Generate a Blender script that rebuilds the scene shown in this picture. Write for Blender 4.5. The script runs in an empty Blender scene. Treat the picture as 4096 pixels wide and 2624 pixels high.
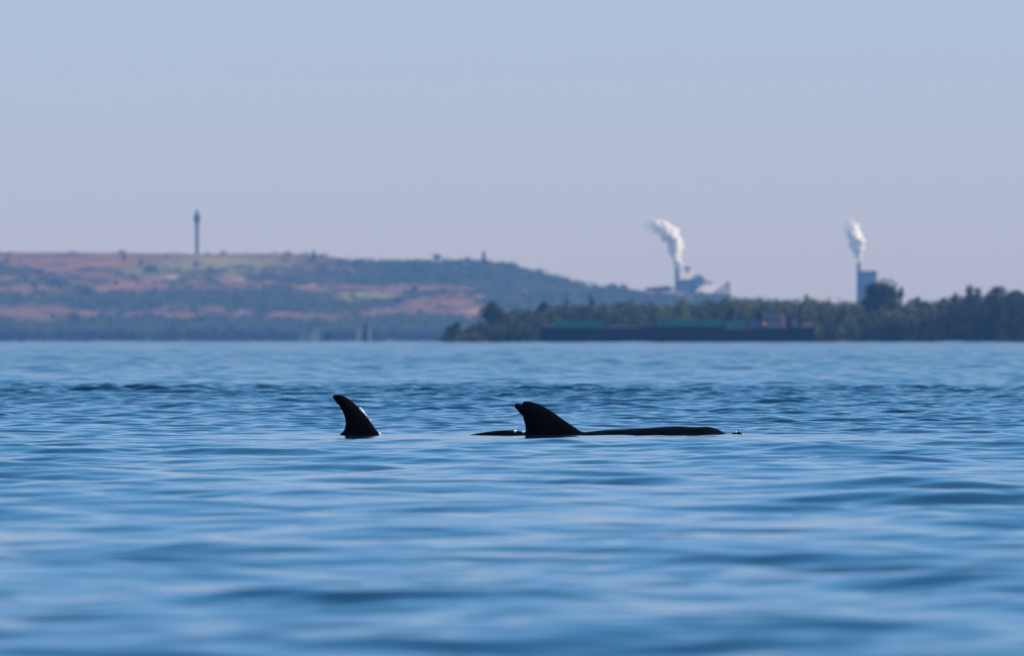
import bpy, bmesh, math, random
import numpy as np
from mathutils import Vector, Matrix, noise as mnoise
from mathutils.geometry import delaunay_2d_cdt

R = math.radians
sc = bpy.context.scene
COL = sc.collection

# ------------------------------------------------------------------ camera
FPX = 4096 * 400 / 36.0          # photo pixels per radian
HOR = 1364.0                     # horizon row in the photo
CAMZ = (1741 - HOR) / FPX * 69.0
cam_d = bpy.data.cameras.new('camera')
cam = bpy.data.objects.new('camera', cam_d)
COL.objects.link(cam)
cam_d.sensor_width = 36
cam_d.lens = 400
cam_d.clip_start = 0.5
cam_d.clip_end = 60000
cam.location = (0, 0, CAMZ)
cam.rotation_euler = (R(90) + (HOR - 1312) / FPX, 0, 0)
cam_d.dof.use_dof = True
cam_d.dof.focus_distance = 69.0
cam_d.dof.aperture_fstop = 11.5
sc.camera = cam

# ------------------------------------------------------------------ light
SUN_EL, SUN_AZ = R(34), R(96)     # azimuth clockwise from +Y: sun low on the right
w = bpy.data.worlds.new('World')
sc.world = w
w.use_nodes = True
nt = w.node_tree
bg = nt.nodes['Background']
sky = nt.nodes.new('ShaderNodeTexSky')
sky.sky_type = 'NISHITA'
sky.sun_disc = False
sky.sun_elevation = SUN_EL
sky.sun_rotation = SUN_AZ
sky.air_density = 1.0
sky.dust_density = 0.3
sky.ozone_density = 1.2
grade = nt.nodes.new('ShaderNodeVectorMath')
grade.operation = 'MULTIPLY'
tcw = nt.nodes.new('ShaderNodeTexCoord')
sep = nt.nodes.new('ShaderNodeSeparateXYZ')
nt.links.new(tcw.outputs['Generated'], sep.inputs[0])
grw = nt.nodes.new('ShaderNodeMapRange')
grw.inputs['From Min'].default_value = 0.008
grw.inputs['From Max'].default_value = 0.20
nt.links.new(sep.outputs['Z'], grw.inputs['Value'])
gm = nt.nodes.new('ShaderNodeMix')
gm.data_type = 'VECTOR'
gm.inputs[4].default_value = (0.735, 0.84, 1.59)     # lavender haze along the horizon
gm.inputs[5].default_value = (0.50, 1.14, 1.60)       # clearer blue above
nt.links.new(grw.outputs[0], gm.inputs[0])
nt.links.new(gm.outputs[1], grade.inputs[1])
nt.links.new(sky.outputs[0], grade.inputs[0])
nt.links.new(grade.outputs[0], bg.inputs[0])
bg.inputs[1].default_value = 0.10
sl = bpy.data.lights.new('sun', 'SUN')
sl.energy = 4.8
sl.angle = R(0.5)
sl.color = (1.0, 0.90, 0.80)
sun = bpy.data.objects.new('sun', sl)
COL.objects.link(sun)
sd = Vector((math.sin(SUN_AZ) * math.cos(SUN_EL), math.cos(SUN_AZ) * math.cos(SUN_EL), math.sin(SUN_EL)))
sun.rotation_euler = sd.to_track_quat('Z', 'Y').to_euler()
sc.view_settings.view_transform = 'Standard'
sc.view_settings.look = 'None'
sc.view_settings.exposure = 0.0
sc.view_settings.gamma = 1.0

# ------------------------------------------------------------------ helpers
def at(px, py, Y):
    return Vector(((px - 2048) / FPX * Y, Y, CAMZ + (HOR - py) / FPX * Y))

def tag(o, label=None, cat=None, group=None, kind=None):
    if label: o['label'] = label
    if cat: o['category'] = cat
    if group: o['group'] = group
    if kind: o['kind'] = kind
    return o

def empty(name, loc, label, cat, group=None, rz=0):
    o = bpy.data.objects.new(name, None)
    COL.objects.link(o)
    o.location = loc
    o.rotation_euler = (0, 0, rz)
    o.empty_display_size = 0.5
    return tag(o, label, cat, group)

def mat(name, col, rough=0.7, spec=0.3, var=0.0, scale=1.0, metallic=0.0, island=0.0, coord='Object'):
    m = bpy.data.materials.new(name)
    m.use_nodes = True
    n = m.node_tree
    b = n.nodes['Principled BSDF']
    b.inputs['Roughness'].default_value = rough
    b.inputs['Specular IOR Level'].default_value = spec
    b.inputs['Metallic'].default_value = metallic
    c = n.nodes.new('ShaderNodeRGB')
    c.outputs[0].default_value = (*col, 1)
    out = c.outputs[0]
    if var > 0:
        tc = n.nodes.new('ShaderNodeTexCoord')
        nz = n.nodes.new('ShaderNodeTexNoise')
        nz.inputs['Scale'].default_value = scale
        nz.inputs['Detail'].default_value = 5
        n.links.new(tc.outputs[coord], nz.inputs['Vector'])
        mr = n.nodes.new('ShaderNodeMapRange')
        mr.inputs['From Min'].default_value = 0.3
        mr.inputs['From Max'].default_value = 0.7
        mr.inputs['To Min'].default_value = 1 - var
        mr.inputs['To Max'].default_value = 1 + var
        n.links.new(nz.outputs['Fac'], mr.inputs['Value'])
        mx = n.nodes.new('ShaderNodeVectorMath')
        mx.operation = 'SCALE'
        n.links.new(out, mx.inputs[0])
        n.links.new(mr.outputs[0], mx.inputs['Scale'])
        out = mx.outputs[0]
    if island > 0:
        g = n.nodes.new('ShaderNodeNewGeometry')
        mr = n.nodes.new('ShaderNodeMapRange')
        mr.inputs['To Min'].default_value = 1 - island
        mr.inputs['To Max'].default_value = 1 + island
        n.links.new(g.outputs['Random Per Island'], mr.inputs['Value'])
        mx = n.nodes.new('ShaderNodeVectorMath')
        mx.operation = 'SCALE'
        n.links.new(out, mx.inputs[0])
        n.links.new(mr.outputs[0], mx.inputs['Scale'])
        out = mx.outputs[0]
    n.links.new(out, b.inputs['Base Color'])
    return m

class MB:
    """collects shapes, links them as one mesh object"""
    def __init__(s):
        s.v = []; s.f = []
    def poly(s, vs, fs):
        o = len(s.v)
        s.v.extend([tuple(p) for p in vs])
        s.f.extend([tuple(i + o for i in f) for f in fs])
    def box(s, x0, x1, y0, y1, z0, z1):
        s.poly([(x0, y0, z0), (x1, y0, z0), (x1, y1, z0), (x0, y1, z0), (x0, y0, z1), (x1, y0, z1), (x1, y1, z1), (x0, y1, z1)],
               [(0, 3, 2, 1), (4, 5, 6, 7), (0, 1, 5, 4), (1, 2, 6, 5), (2, 3, 7, 6), (3, 0, 4, 7)])
    def prism(s, pts, y0, y1):
        """pts: x,z outline extruded from y0 to y1"""
        n = len(pts)
        s.poly([(x, y0, z) for x, z in pts] + [(x, y1, z) for x, z in pts],
               [tuple(range(n)), tuple(range(2 * n - 1, n - 1, -1))] + [(i, i + n, (i + 1) % n + n, (i + 1) % n) for i in range(n)])
    def tube(s, path, rad, n=10, cap=True):
        path = [Vector(p) for p in path]
        if not isinstance(rad, (list, tuple)): rad = [rad] * len(path)
        rings = []
        for i, p in enumerate(path):
            d = (path[min(i + 1, len(path) - 1)] - path[max(i - 1, 0)]).normalized()
            a = d.orthogonal().normalized() if abs(d.z) < 0.9 else Vector((1, 0, 0))
            a = (a - d * a.dot(d)).normalized()
            b = d.cross(a)
            rings.append([p + (a * math.cos(t) + b * math.sin(t)) * rad[i] for t in [2 * math.pi * k / n for k in range(n)]])
        vs = [q for r in rings for q in r]
        fs = []
        for i in range(len(rings) - 1):
            for k in range(n):
                fs.append((i * n + k, i * n + (k + 1) % n, (i + 1) * n + (k + 1) % n, (i + 1) * n + k))
        if cap:
            fs.append(tuple(range(n - 1, -1, -1)))
            fs.append(tuple((len(rings) - 1) * n + k for k in range(n)))
        s.poly(vs, fs)
    def ball(s, c, r, sub=1, rnd=None, amp=0.0, squash=(1, 1, 1), freq=1.0):
        bm = bmesh.new()
        bmesh.ops.create_icosphere(bm, subdivisions=sub, radius=1)
        bm.verts.ensure_lookup_table()
        vs = []
        for v in bm.verts:
            p = v.co.copy()
            k = 1.0
            if amp:
                k += amp * mnoise.fractal(p * freq + Vector(c) * 0.37, 1.0, 2.0, 3)
            vs.append((c[0] + p.x * r * squash[0] * k, c[1] + p.y * r * squash[1] * k, c[2] + p.z * r * squash[2] * k))
        fs = [tuple(v.index for v in f.verts) for f in bm.faces]
        bm.free()
        s.poly(vs, fs)
    def leaves(s, c, rx, ry, rz, n, size, rnd, shell=0.55):
        """leaf clumps scattered through the outer volume of an ellipsoid"""
        for _ in range(n):
            d = Vector((rnd.gauss(0, 1), rnd.gauss(0, 1), rnd.gauss(0, 1))).normalized()
            k = shell + (1.05 - shell) * rnd.random() ** 0.6
            if rnd.random() < 0.06: k *= 1.12
            p = Vector((c[0] + d.x * rx * k, c[1] + d.y * ry * k, c[2] + d.z * rz * k))
            sz = size * rnd.uniform(0.6, 1.3)
            nrm = (d + Vector((rnd.gauss(0, .6), rnd.gauss(0, .6), rnd.gauss(0, .6) + .3))).normalized()
            a = nrm.orthogonal().normalized()
            a.rotate(Matrix.Rotation(rnd.uniform(0, 6.28), 3, nrm))
            b = nrm.cross(a)
            o = len(s.v)
            s.v.extend([tuple(p + a * sz * .6), tuple(p + b * sz * .42 + nrm * sz * .1), tuple(p - a * sz * .6), tuple(p - b * sz * .42 + nrm * sz * .1)])
            s.f.append((o, o + 1, o + 2, o + 3))
    def build(s, name, m, parent=None, smooth=False, origin=None):
        me = bpy.data.meshes.new(name)
        if origin is not None:
            ox, oy, oz = origin
            vs = [(x - ox, y - oy, z - oz) for x, y, z in s.v]
        else:
            vs = s.v
        me.from_pydata(vs, [], s.f)
        me.materials.append(m)
        if smooth:
            me.polygons.foreach_set('use_smooth', [True] * len(me.polygons))
        me.update()
        o = bpy.data.objects.new(name, me)
        COL.objects.link(o)
        if parent: o.parent = parent
        elif origin is not None: o.location = origin
        return o

def interp(tab, x):
    return float(np.interp(x, [t[0] for t in tab], [t[1] for t in tab]))

# ------------------------------------------------------------------ materials
M = {}
M['skin'] = mat('wet dolphin skin', (0.002, 0.002, 0.0025), 0.5, 0.035, var=0.25, scale=9)
M['glint_drop'] = mat('glint droplets', (0.9, 0.9, 0.92), 0.12, 1.0)  # wet drops with the sun's glint put into a white base colour
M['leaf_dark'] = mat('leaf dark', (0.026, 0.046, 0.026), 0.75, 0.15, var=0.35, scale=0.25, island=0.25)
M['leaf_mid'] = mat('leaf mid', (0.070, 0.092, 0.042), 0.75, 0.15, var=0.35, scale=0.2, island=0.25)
M['leaf_lit'] = mat('leaf olive lit', (0.125, 0.14, 0.058), 0.75, 0.15, var=0.35, scale=0.2, island=0.25)  # olive leaves with sunlit brightness put into the colour
M['bark'] = mat('bark', (0.06, 0.045, 0.035), 0.9, 0.1, var=0.3, scale=3)
M['soil'] = mat('shore soil', (0.12, 0.10, 0.07), 0.95, 0.1, var=0.4, scale=0.3)
M['hull'] = mat('dark hull paint', (0.003, 0.010, 0.014), 0.6, 0.15, var=0.35, scale=0.6)
M['cover'] = mat('green hatch cover paint', (0.006, 0.16, 0.14), 0.5, 0.3, var=0.3, scale=0.7)
M['rust'] = mat('rusty boot stripe', (0.28, 0.09, 0.06), 0.8, 0.2, var=0.4, scale=1.2)
M['deckmix'] = mat('weathered pale deck gear', (0.22, 0.15, 0.15), 0.8, 0.2, var=0.45, scale=0.9)
M['grey'] = mat('grey deckhouse paint', (0.15, 0.17, 0.20), 0.6, 0.3, var=0.15, scale=0.9)
M['white'] = mat('white paint', (0.75, 0.72, 0.72), 0.5, 0.4, var=0.08, scale=1)
M['orange'] = mat('orange paint', (0.5, 0.19, 0.09), 0.6, 0.3, var=0.2, scale=2)
M['black'] = mat('black machinery paint', (0.012, 0.012, 0.016), 0.6, 0.3, var=0.3, scale=1)
M['glass'] = mat('dark window glass', (0.01, 0.015, 0.02), 0.08, 0.6)
M['concrete'] = mat('stack concrete', (0.05, 0.05, 0.055), 0.9, 0.1, var=0.2, scale=0.3)
M['cladding'] = mat('plant cladding', (0.20, 0.185, 0.18), 0.8, 0.2, var=0.15, scale=0.15)
M['roofpale'] = mat('pale metal roof', (0.55, 0.50, 0.46), 0.7, 0.3, var=0.1, scale=0.2)
M['plaster'] = mat('yellowish plaster', (0.40, 0.34, 0.19), 0.85, 0.2, var=0.25, scale=0.6)
M['wood'] = mat('tarred timber', (0.02, 0.018, 0.017), 0.9, 0.1, var=0.3, scale=3)

# ------------------------------------------------------------------ water
rng = np.random.RandomState(11)

def vnoise(x, y, seed):
    """smooth value noise for arrays, about -1..1"""
    r = np.random.RandomState(seed)
    tab = r.rand(256, 256) * 2 - 1
    xi = np.floor(x).astype(int); yi = np.floor(y).astype(int)
    fx = x - xi; fy = y - yi
    fx = fx * fx * (3 - 2 * fx); fy = fy * fy * (3 - 2 * fy)
    a = tab[xi & 255, yi & 255]; b = tab[(xi + 1) & 255, yi & 255]
    c = tab[xi & 255, (yi + 1) & 255]; d = tab[(xi + 1) & 255, (yi + 1) & 255]
    return (a * (1 - fx) + b * fx) * (1 - fy) + (c * (1 - fx) + d * fx) * fy

def geo(a, b, r):
    n = int(math.log(b / a) / math.log(r))
    return a * (b / a) ** (np.arange(n) / n)

rows = np.concatenate([geo(1.0, 17, 1.02), geo(17, 52, 1.0011), geo(52, 66, 1.0008), geo(66, 150, 1.0005), geo(150, 700, 1.0013), geo(700, 3300, 1.005), geo(3300, 7700, 1.03), [7700.0]])
core = np.linspace(-0.053, 0.053, 500)
side = 0.053 * 1.12 ** np.arange(1, 42)
side = side[side < 6]
cols = np.concatenate([-side[::-1], core, side])
D, U = np.meshgrid(rows, cols, indexing='ij')
X = (U * D).astype(np.float64)
Yd = D.copy()
dY = np.gradient(rows)[:, None] * np.ones_like(U)
dX = np.gradient(cols)[None, :] * D
Z = np.zeros_like(X)
# how rough the water is where: smoother in front of the animals, ruffled by them from 70 to 130 m
wob = Yd * (1 + .035 * vnoise(X * .5 + 7, Yd * .04, 21) + .02 * vnoise(X * 2 + 7, Yd * .15, 22))
rough = np.interp(wob, [0, 40, 56, 64, 72, 80, 95, 115, 131, 145, 200, 300, 3000], [.40, .46, .58, .68, .9, 1.15, 1.4, 1.8, 2.5, 1.2, 1.5, 1.8, 1.8])
patch = 1 + 0.35 * vnoise(X * 0.35 + 3, Yd * 0.05, 3) + 0.25 * vnoise(X * 1.1, Yd * 0.12, 5)
long_amp = np.interp(rows, [0, 60, 67, 71, 84, 150, 300, 3000], [1.7, 1.35, .65, .5, .85, 1.3, 2.5, 3.5])[:, None]
NW = 84
for i in range(NW):
    lam = 0.11 * (3.6 / 0.11) ** ((i + rng.rand()) / NW)
    th = R(-80) + rng.randn() * R(36)
    k = 2 * math.pi / lam
    kx, ky = k * math.cos(th), k * math.sin(th)
    slope = 0.0175 if lam < 0.5 else (0.0125 if lam < 1.3 else 0.0065)
    a = slope / k * rng.uniform(0.5, 1.5)
    att = np.exp(-((kx * dX) ** 2 + (ky * dY) ** 2) * 0.10)
    ph = rng.rand() * 6.28
    s = np.sin(kx * X + ky * Yd + ph + 0.5 * patch)
    m = (rough * patch) if lam < 0.5 else ((rough * .7 + .3) if lam < 1.0 else long_amp)
    Z += a * att * m * s
# old boat wakes far out
far = np.interp(rows, [0, 300, 1400, 3000, 7700], [0, 0, .03, .05, .05])[:, None]
for i in range(16):
    lam = rng.uniform(5, 26); th = R(-80) + rng.randn() * R(50); k = 2 * math.pi / lam
    Z += far * np.sin(k * math.cos(th) * X + k * math.sin(th) * Yd + rng.rand() * 6.28)
# crests a little sharper than troughs
Z += 5.0 * Z * np.minimum(np.abs(Z), .03)
# the bodies damp the waves right around them
Z *= 1 - .72 * np.exp(-((Yd - 67.6) / 2.6) ** 2) * np.exp(-((X - 0.2) / 2.2) ** 4)
# swells pushed up by animals moving under the surface
def ridge(x0, y0, lx, ly, h, sk=0.0):
    global Z
    Z += h * np.exp(-((X - x0) / lx) ** 2 - ((Yd - y0 - sk * (X - x0)) / ly) ** 2)
def at_row(px, py):
    Y = CAMZ * FPX / (py - HOR)
    return (px - 2048) / FPX * Y, Y
for px, py, lx, ly, h in ((-60, 1578, .5, .2, .02), (90, 1576, .5, .2, .024), (210, 1573, .35, .2, .03), (330, 1570, .36, .17, .044), (430, 1568, .25, .17, .040), (520, 1567, .30, .16, .050), (620, 1571, .28, .2, .050), (720, 1576, .40, .25, .036),
                          (860, 1580, .6, .3, .022), (1100, 1580, .6, .3, .018), (1350, 1583, .6, .3, .018), (1600, 1580, .6, .3, .018), (1900, 1578, .5, .25, .024), (2070, 1577, .4, .2, .034), (2200, 1578, .4, .2, .034), (2400, 1582, .5, .25, .028),
                          (2650, 1580, .5, .3, .02), (2900, 1585, .6, .25, .024), (3120, 1588, .5, .25, .03), (3300, 1588, .5, .25, .026), (3600, 1590, .5, .3, .02), (3900, 1592, .5, .3, .02)):
    x0, y0 = at_row(px, py)
    ridge(x0, y0, lx, ly * .8, h * (1.5 if px < 760 else 1.15))
nr, nc = X.shape
co = np.stack([X, Yd, Z], -1).reshape(-1, 3).astype(np.float32)
# the sheet goes on behind the camera and out to the sides
extra = np.array([(-7000, -600, 0), (7000, -600, 0), (7000, 1.0, 0), (-7000, 1.0, 0)], np.float32)
idx = np.arange(nr * nc).reshape(nr, nc)
quads = np.stack([idx[:-1, :-1], idx[:-1, 1:], idx[1:, 1:], idx[1:, :-1]], -1).reshape(-1, 4)
nb = nr * nc
tail = [(nb, nb + 1, nb + 2, nb + 3)]
# triangles that fill between the fan's edges and the sides
ex2 = np.array([(-7000, 1200.0, 0), (7000, 1200.0, 0)], np.float32)
allco = np.concatenate([co, extra])
quads = np.concatenate([quads, np.array(tail)])
me = bpy.data.meshes.new('water')
me.vertices.add(len(allco)); me.vertices.foreach_set('co', allco.ravel())
me.loops.add(quads.size); me.loops.foreach_set('vertex_index', quads.ravel().astype(np.int32))
me.polygons.add(len(quads))
me.polygons.foreach_set('loop_start', (np.arange(len(quads)) * 4).astype(np.int32))
me.update(calc_edges=True)
me.polygons.foreach_set('use_smooth', np.ones(len(quads), bool))
wm = bpy.data.materials.new('bay water')
wm.use_nodes = True
n = wm.node_tree
b = n.nodes['Principled BSDF']
b.inputs['Base Color'].default_value = (0.001, 0.020, 0.048, 1)
ra = n.nodes.new('ShaderNodeAttribute'); ra.attribute_name = 'ripple'
n.links.new(ra.outputs['Fac'], b.inputs['Roughness'])
b.inputs['IOR'].default_value = 1.333
tc = n.nodes.new('ShaderNodeTexCoord')
mp = n.nodes.new('ShaderNodeMapping')
mp.inputs['Scale'].default_value = (7.0, 4.0, 1)
nz = n.nodes.new('ShaderNodeTexNoise')
nz.inputs['Scale'].default_value = 1.0
nz.inputs['Detail'].default_value = 2
bp = n.nodes.new('ShaderNodeBump')
bp.inputs['Strength'].default_value = 0.5
bp.inputs['Distance'].default_value = 0.006
n.links.new(tc.outputs['Object'], mp.inputs['Vector'])
n.links.new(mp.outputs[0], nz.inputs['Vector'])
n.links.new(nz.outputs['Fac'], bp.inputs['Height'])
n.links.new(bp.outputs[0], b.inputs['Normal'])
me.materials.append(wm)
# ripples finer than the sheet's grid count as roughness
rp = me.attributes.new('ripple', 'FLOAT', 'POINT')
rv = np.repeat(np.interp(rows, [0, 60, 140, 300, 800, 3000], [.05, .06, .09, .12, .15, .16]), nc)
rp.data.foreach_set('value', np.concatenate([rv, [.05] * 4]).astype(np.float32))
water = bpy.data.objects.new('water', me)
COL.objects.link(water)
tag(water, kind='structure')
del X, Yd, Z, D, U, dX, dY, co, allco, patch

# ------------------------------------------------------------------ far land: one sheet to the horizon, with the terraced hill on it
RIDGE = [(-4200, 1150), (-2500, 1030), (-800, 1006), (0, 1008), (400, 1011), (800, 1016), (1100, 1013), (1260, 1018), (1400, 1037), (1500, 1046), (1700, 1048), (1900, 1046), (2000, 1052),
         (2060, 1062), (2120, 1078), (2200, 1100), (2300, 1128), (2350, 1143), (2430, 1150), (2500, 1152), (2560, 1162), (2650, 1164), (2760, 1172),
         (2850, 1188), (2950, 1198), (3100, 1203), (3160, 1215), (3300, 1300), (3600, 1345), (5000, 1352), (8000, 1354)]
YS, YR = 7500.0, 9000.0
def ridge_z(x):
    px = 2048 + x / YR * FPX
    return (HOR - interp(RIDGE, px)) / FPX * YR + CAMZ
PROF = [(0, .005), (.06, .05), (.16, .20), (.24, .235), (.5, .545), (.6, .57), (.78, .80), (.9, .93), (1, 1.0), (1.2, .99), (1.45, .5), (1.7, .02), (3.5, .0)]
def hill_z(x, y):
    t = (y - YS) / (YR - YS)
    n1 = mnoise.noise(Vector((x * .012, y * .004, 0)))
    n2 = mnoise.noise(Vector((x * .04, y * .012, 5)))
    tt = t + 0.05 * n1 * max(0, min(1, t * 4)) * max(0, min(1, (1.0 - t) * 4))
    z = ridge_z(x * (YR / max(y, YS) if t < 1 else 1)) * interp(PROF, tt)
    amp = max(0, min(1, t * 5)) * (1 if t < .93 else .25)
    return max(0.35, z + (1.3 * n1 + 0.7 * n2) * amp)

def patches(x, z, y):
    """how green (0..1) and how pale the ground is, from position on the hill"""
    px = 2048 + x / y * FPX
    py = HOR - (z - CAMZ) / y * FPX
    g = 0.5 * mnoise.noise(Vector((x * .02, z * .10, 1))) + 0.5 * mnoise.noise(Vector((x * .06, z * .22, 2))) + 0.5 * mnoise.noise(Vector((x * .15, z * .6, 9))) + 0.3 * mnoise.noise(Vector((x * .35, z * 1.1, 12)))
    def blob(cx, cy, sx, sy, a): return a * math.exp(-((px - cx) / sx) ** 2 - ((py - cy) / sy) ** 2)
    v = 0.22
    v += blob(1750, 1090, 480, 50, 1.3)          # wooded top right of the hill
    v += blob(2150, 1130, 260, 45, 1.0)
    v += blob(800, 1205, 620, 32, 0.85)          # scrub band
    v += blob(60, 1075, 90, 35, 0.75)
    v += blob(1200, 1215, 300, 40, 0.5)
    v += blob(600, 1325, 1600, 42, 1.2)          # green foot
    v += blob(1700, 1310, 500, 40, 0.9)
    v += blob(2300, 1210, 300, 50, 0.45)
    v += blob(0, 1190, 250, 25, .5)
    v -= blob(400, 1040, 700, 28, 0.8)           # bare crest
    v -= blob(500, 1150, 650, 10, 0.35)           # bare bench
    v -= blob(1650, 1153, 260, 6, 2.2)
    v -= blob(1730, 1208, 130, 14, 1.5)
    v -= blob(1860, 1232, 70, 16, 1.6)
    v -= blob(1600, 1245, 130, 12, .9)
    v -= blob(1460, 1182, 90, 13, 1.3)
    v -= blob(1220, 1258, 120, 7, 1.6)
    v -= blob(480, 1255, 260, 8, .9)
    v -= blob(100, 1255, 140, 20, .8)
    v -= blob(2560, 1166, 260, 6, .5)
    v += blob(2560, 1205, 400, 26, .8)
    olive = blob(900, 1060, 300, 35, 1) + blob(1460, 1182, 100, 14, 1.6) + blob(540, 1095, 70, 18, .8)
    pale = blob(685, 1108, 26, 7, 1) + blob(960, 1115, 34, 6, .7) + blob(880, 1118, 16, 5, .7) + blob(1265, 1138, 26, 7, .8) + blob(975, 1250, 18, 9, .9) + blob(1900, 1240, 40, 14, .3)
    return v + 1.25 * g, olive, pale

xs = np.concatenate([np.linspace(-7000, -900, 30)[:-1], np.linspace(-900, 900, 460), np.linspace(900, 7000, 30)[1:]])
ys = np.concatenate([[7420], np.linspace(7500, 9150, 190), np.linspace(9200, 10100, 16), [10800, 12800]])
vs = []; cols_ = []
for y in ys:
    for x in xs:
        z = -0.5 if y < 7450 else hill_z(x, y)
        if y > 10200: z = 0.4
        vs.append((x, y, z))
        v, ol, pl = patches(x, z, y)
        g = max(0, min(1, v * 2.2 - .1))
        n3 = max(0, min(1, 0.5 + 0.7 * mnoise.noise(Vector((x * .03, z * .3, 20))) + .45 * mnoise.noise(Vector((x * .1, z * .8, 27)))))
        tan = Vector((0.30, 0.148, 0.080)).lerp(Vector((0.11, 0.062, 0.060)), n3)
        grn = Vector((0.034, 0.044, 0.028))
        ovc = Vector((0.24, 0.22, 0.085))
        c = tan.lerp(ovc, min(1, ol))
        c = c.lerp(grn, g)
        c = c.lerp(Vector((0.75, 0.65, 0.62)), min(.6, pl * .6) * (0.5 + n3 * .5))
        cols_.append((*c, 1))
ny, nx = len(ys), len(xs)
fs = [(j * nx + i, j * nx + i + 1, (j + 1) * nx + i + 1, (j + 1) * nx + i) for j in range(ny - 1) for i in range(nx - 1)]
me = bpy.data.meshes.new('hill')
me.from_pydata(vs, [], fs)
ca = me.color_attributes.new('ground', 'FLOAT_COLOR', 'POINT')
ca.data.foreach_set('color', np.array(cols_, np.float32).ravel())
me.polygons.foreach_set('use_smooth', [True] * len(me.polygons))
hm = mat('hill ground', (0.3, 0.2, 0.15), 0.95, 0.1)
n = hm.node_tree
at_ = n.nodes.new('ShaderNodeVertexColor'); at_.layer_name = 'ground'
tc = n.nodes.new('ShaderNodeTexCoord')
nz = n.nodes.new('ShaderNodeTexNoise'); nz.inputs['Scale'].default_value = 0.12; nz.inputs['Detail'].default_value = 5
n.links.new(tc.outputs['Object'], nz.inputs['Vector'])
mr = n.nodes.new('ShaderNodeMapRange'); mr.inputs['From Min'].default_value = .3; mr.inputs['From Max'].default_value = .7
mr.inputs['To Min'].default_value = .6; mr.inputs['To Max'].default_value = 1.4
n.links.new(nz.outputs['Fac'], mr.inputs['Value'])
vm = n.nodes.new('ShaderNodeVectorMath'); vm.operation = 'SCALE'
n.links.new(at_.outputs['Color'], vm.inputs[0]); n.links.new(mr.outputs[0], vm.inputs['Scale'])
n.links.new(vm.outputs[0], n.nodes['Principled BSDF'].inputs['Base Color'])
me.materials.append(hm)
hill = bpy.data.objects.new('hill', me)
COL.objects.link(hill)
tag(hill, kind='structure')

# scrub on the hillside: ground cover nobody could count
rnd = random.Random(5)
mb = MB()
cnt = 0
while cnt < 5200:
    x = rnd.uniform(-520, 520)
    t = rnd.random()
    y = YS + 20 + t * (YR - YS)
    z = hill_z(x, y)
    v, ol, pl = patches(x, z, y)
    if v < 0.42 + rnd.gauss(0, .13): 
        if rnd.random() > 0.03: continue
    r = rnd.uniform(1.1, 2.6)
    mb.leaves((x, y, z + r * .5), r * 1.3, r * 1.2, r * .9, 12, r * .8, rnd)
    cnt += 1
tag(mb.build('hillside_scrub', M['leaf_mid'], origin=(0, 8200, 0)), 'dark green scrub scattered over the terraced hillside', 'scrub', kind='stuff')

# mangrove belt along the hill's foot
mb = MB()
for i in range(900):
    x = rnd.uniform(-700, 900)
    y = rnd.uniform(7440, 7560)
    h = 7.5 + 2.2 * mnoise.noise(Vector((x * .02, 0, 3))) + rnd.uniform(-1.5, 1.2)
    if x > -60: h *= 0.95
    mb.leaves((x, y, h * .48), 5.5, 5, h * .52, 46, 1.9, rnd, .5)
M['leaf_belt'] = mat('leaf belt', (0.020, 0.030, 0.026), 0.8, 0.1, var=0.4, scale=0.05, island=0.3)
tag(mb.build('mangrove_belt', M['leaf_belt'], origin=(0, 7500, 0)), 'low dark belt of mangroves along the foot of the far hill', 'mangroves', kind='stuff')

# ------------------------------------------------------------------ trees
def tree(name, label, px, base_py, top_py, wpx, Y, lobes=7, leaf=0.5, n=900, m='leaf_dark', group=None, trunk_frac=0.25, lean=0.0, cat='tree', density=1.0, zbase=None, seed=None, conic=False):
    rd = random.Random(seed if seed is not None else hash_(label))
    base = at(px, base_py, Y)
    if zbase is not None: base.z = zbase
    top = at(px, top_py, Y).z
    H = top - base.z
    W = wpx / FPX * Y
    e = empty(name, base, label, cat, group)
    tm = MB()
    tw = max(.06, H * .022)
    ct = H * trunk_frac
    tm.tube([(0, 0, -.3), (lean * .4, 0, ct * .6), (lean, .05, ct * 1.2), (lean * 1.1, 0, H * .8)], [tw * 1.4, tw, tw * .8, tw * .25], 8)
    for k in range(6):
        a = rd.uniform(0, 6.28); s = rd.uniform(.25, .42)
        z0 = ct + (H - ct) * rd.uniform(0, .35)
        tm.tube([(lean, 0, z0), (lean + math.cos(a) * W * s * .5, math.sin(a) * W * s * .5, z0 + (H - z0) * .3), (lean + math.cos(a) * W * s, math.sin(a) * W * s, z0 + (H - z0) * .55)], [tw * .5, tw * .35, tw * .12], 6)
    tm.build('trunk', M['bark'], e)
    cm = MB()
    CH = H - ct
    for k in range(lobes):
        f = (k + .5) / lobes
        if conic:
            rad = W * .5 * (1.05 - f) * .85 + .14 * W
            c = (lean + rd.uniform(-.1, .1) * W * (1 - f), rd.uniform(-.1, .1) * W, ct + CH * f)
            cm.leaves(c, rad, rad, CH / lobes * 1.1, int(n / lobes), leaf, rd, .3)
        else:
            prof = math.sin(math.pi * (0.18 + 0.66 * f)) ** (.4 if name == 'broad_tree' else .8)
            off = W * .5 * prof
            a = rd.uniform(0, 6.28)
            q = rd.uniform(.3, .8)
            lr = W * rd.uniform(.15, .31) * (0.65 + .5 * prof)
            lz = min(lr * rd.uniform(.8, 1.2), CH * .3)
            cx = lean + math.cos(a) * off * q * 1.1
            cz = ct + lz * .6 + (CH - lz * 1.6) * f
            cm.leaves((cx, math.sin(a) * off * q, cz), lr, lr, lz, int(n / lobes * density), leaf, rd, .35)
    if not conic:
        cm.leaves((lean, 0, ct + CH * .45), W * .27, W * .27, CH * .36, int(n * .35 * density), leaf, rd, .2)
    cm.build('crown', M[m], e)
    return e

def hash_(s):
    h = 7
    for ch in s: h = (h * 131 + ord(ch)) % 1000003
    return h

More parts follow.
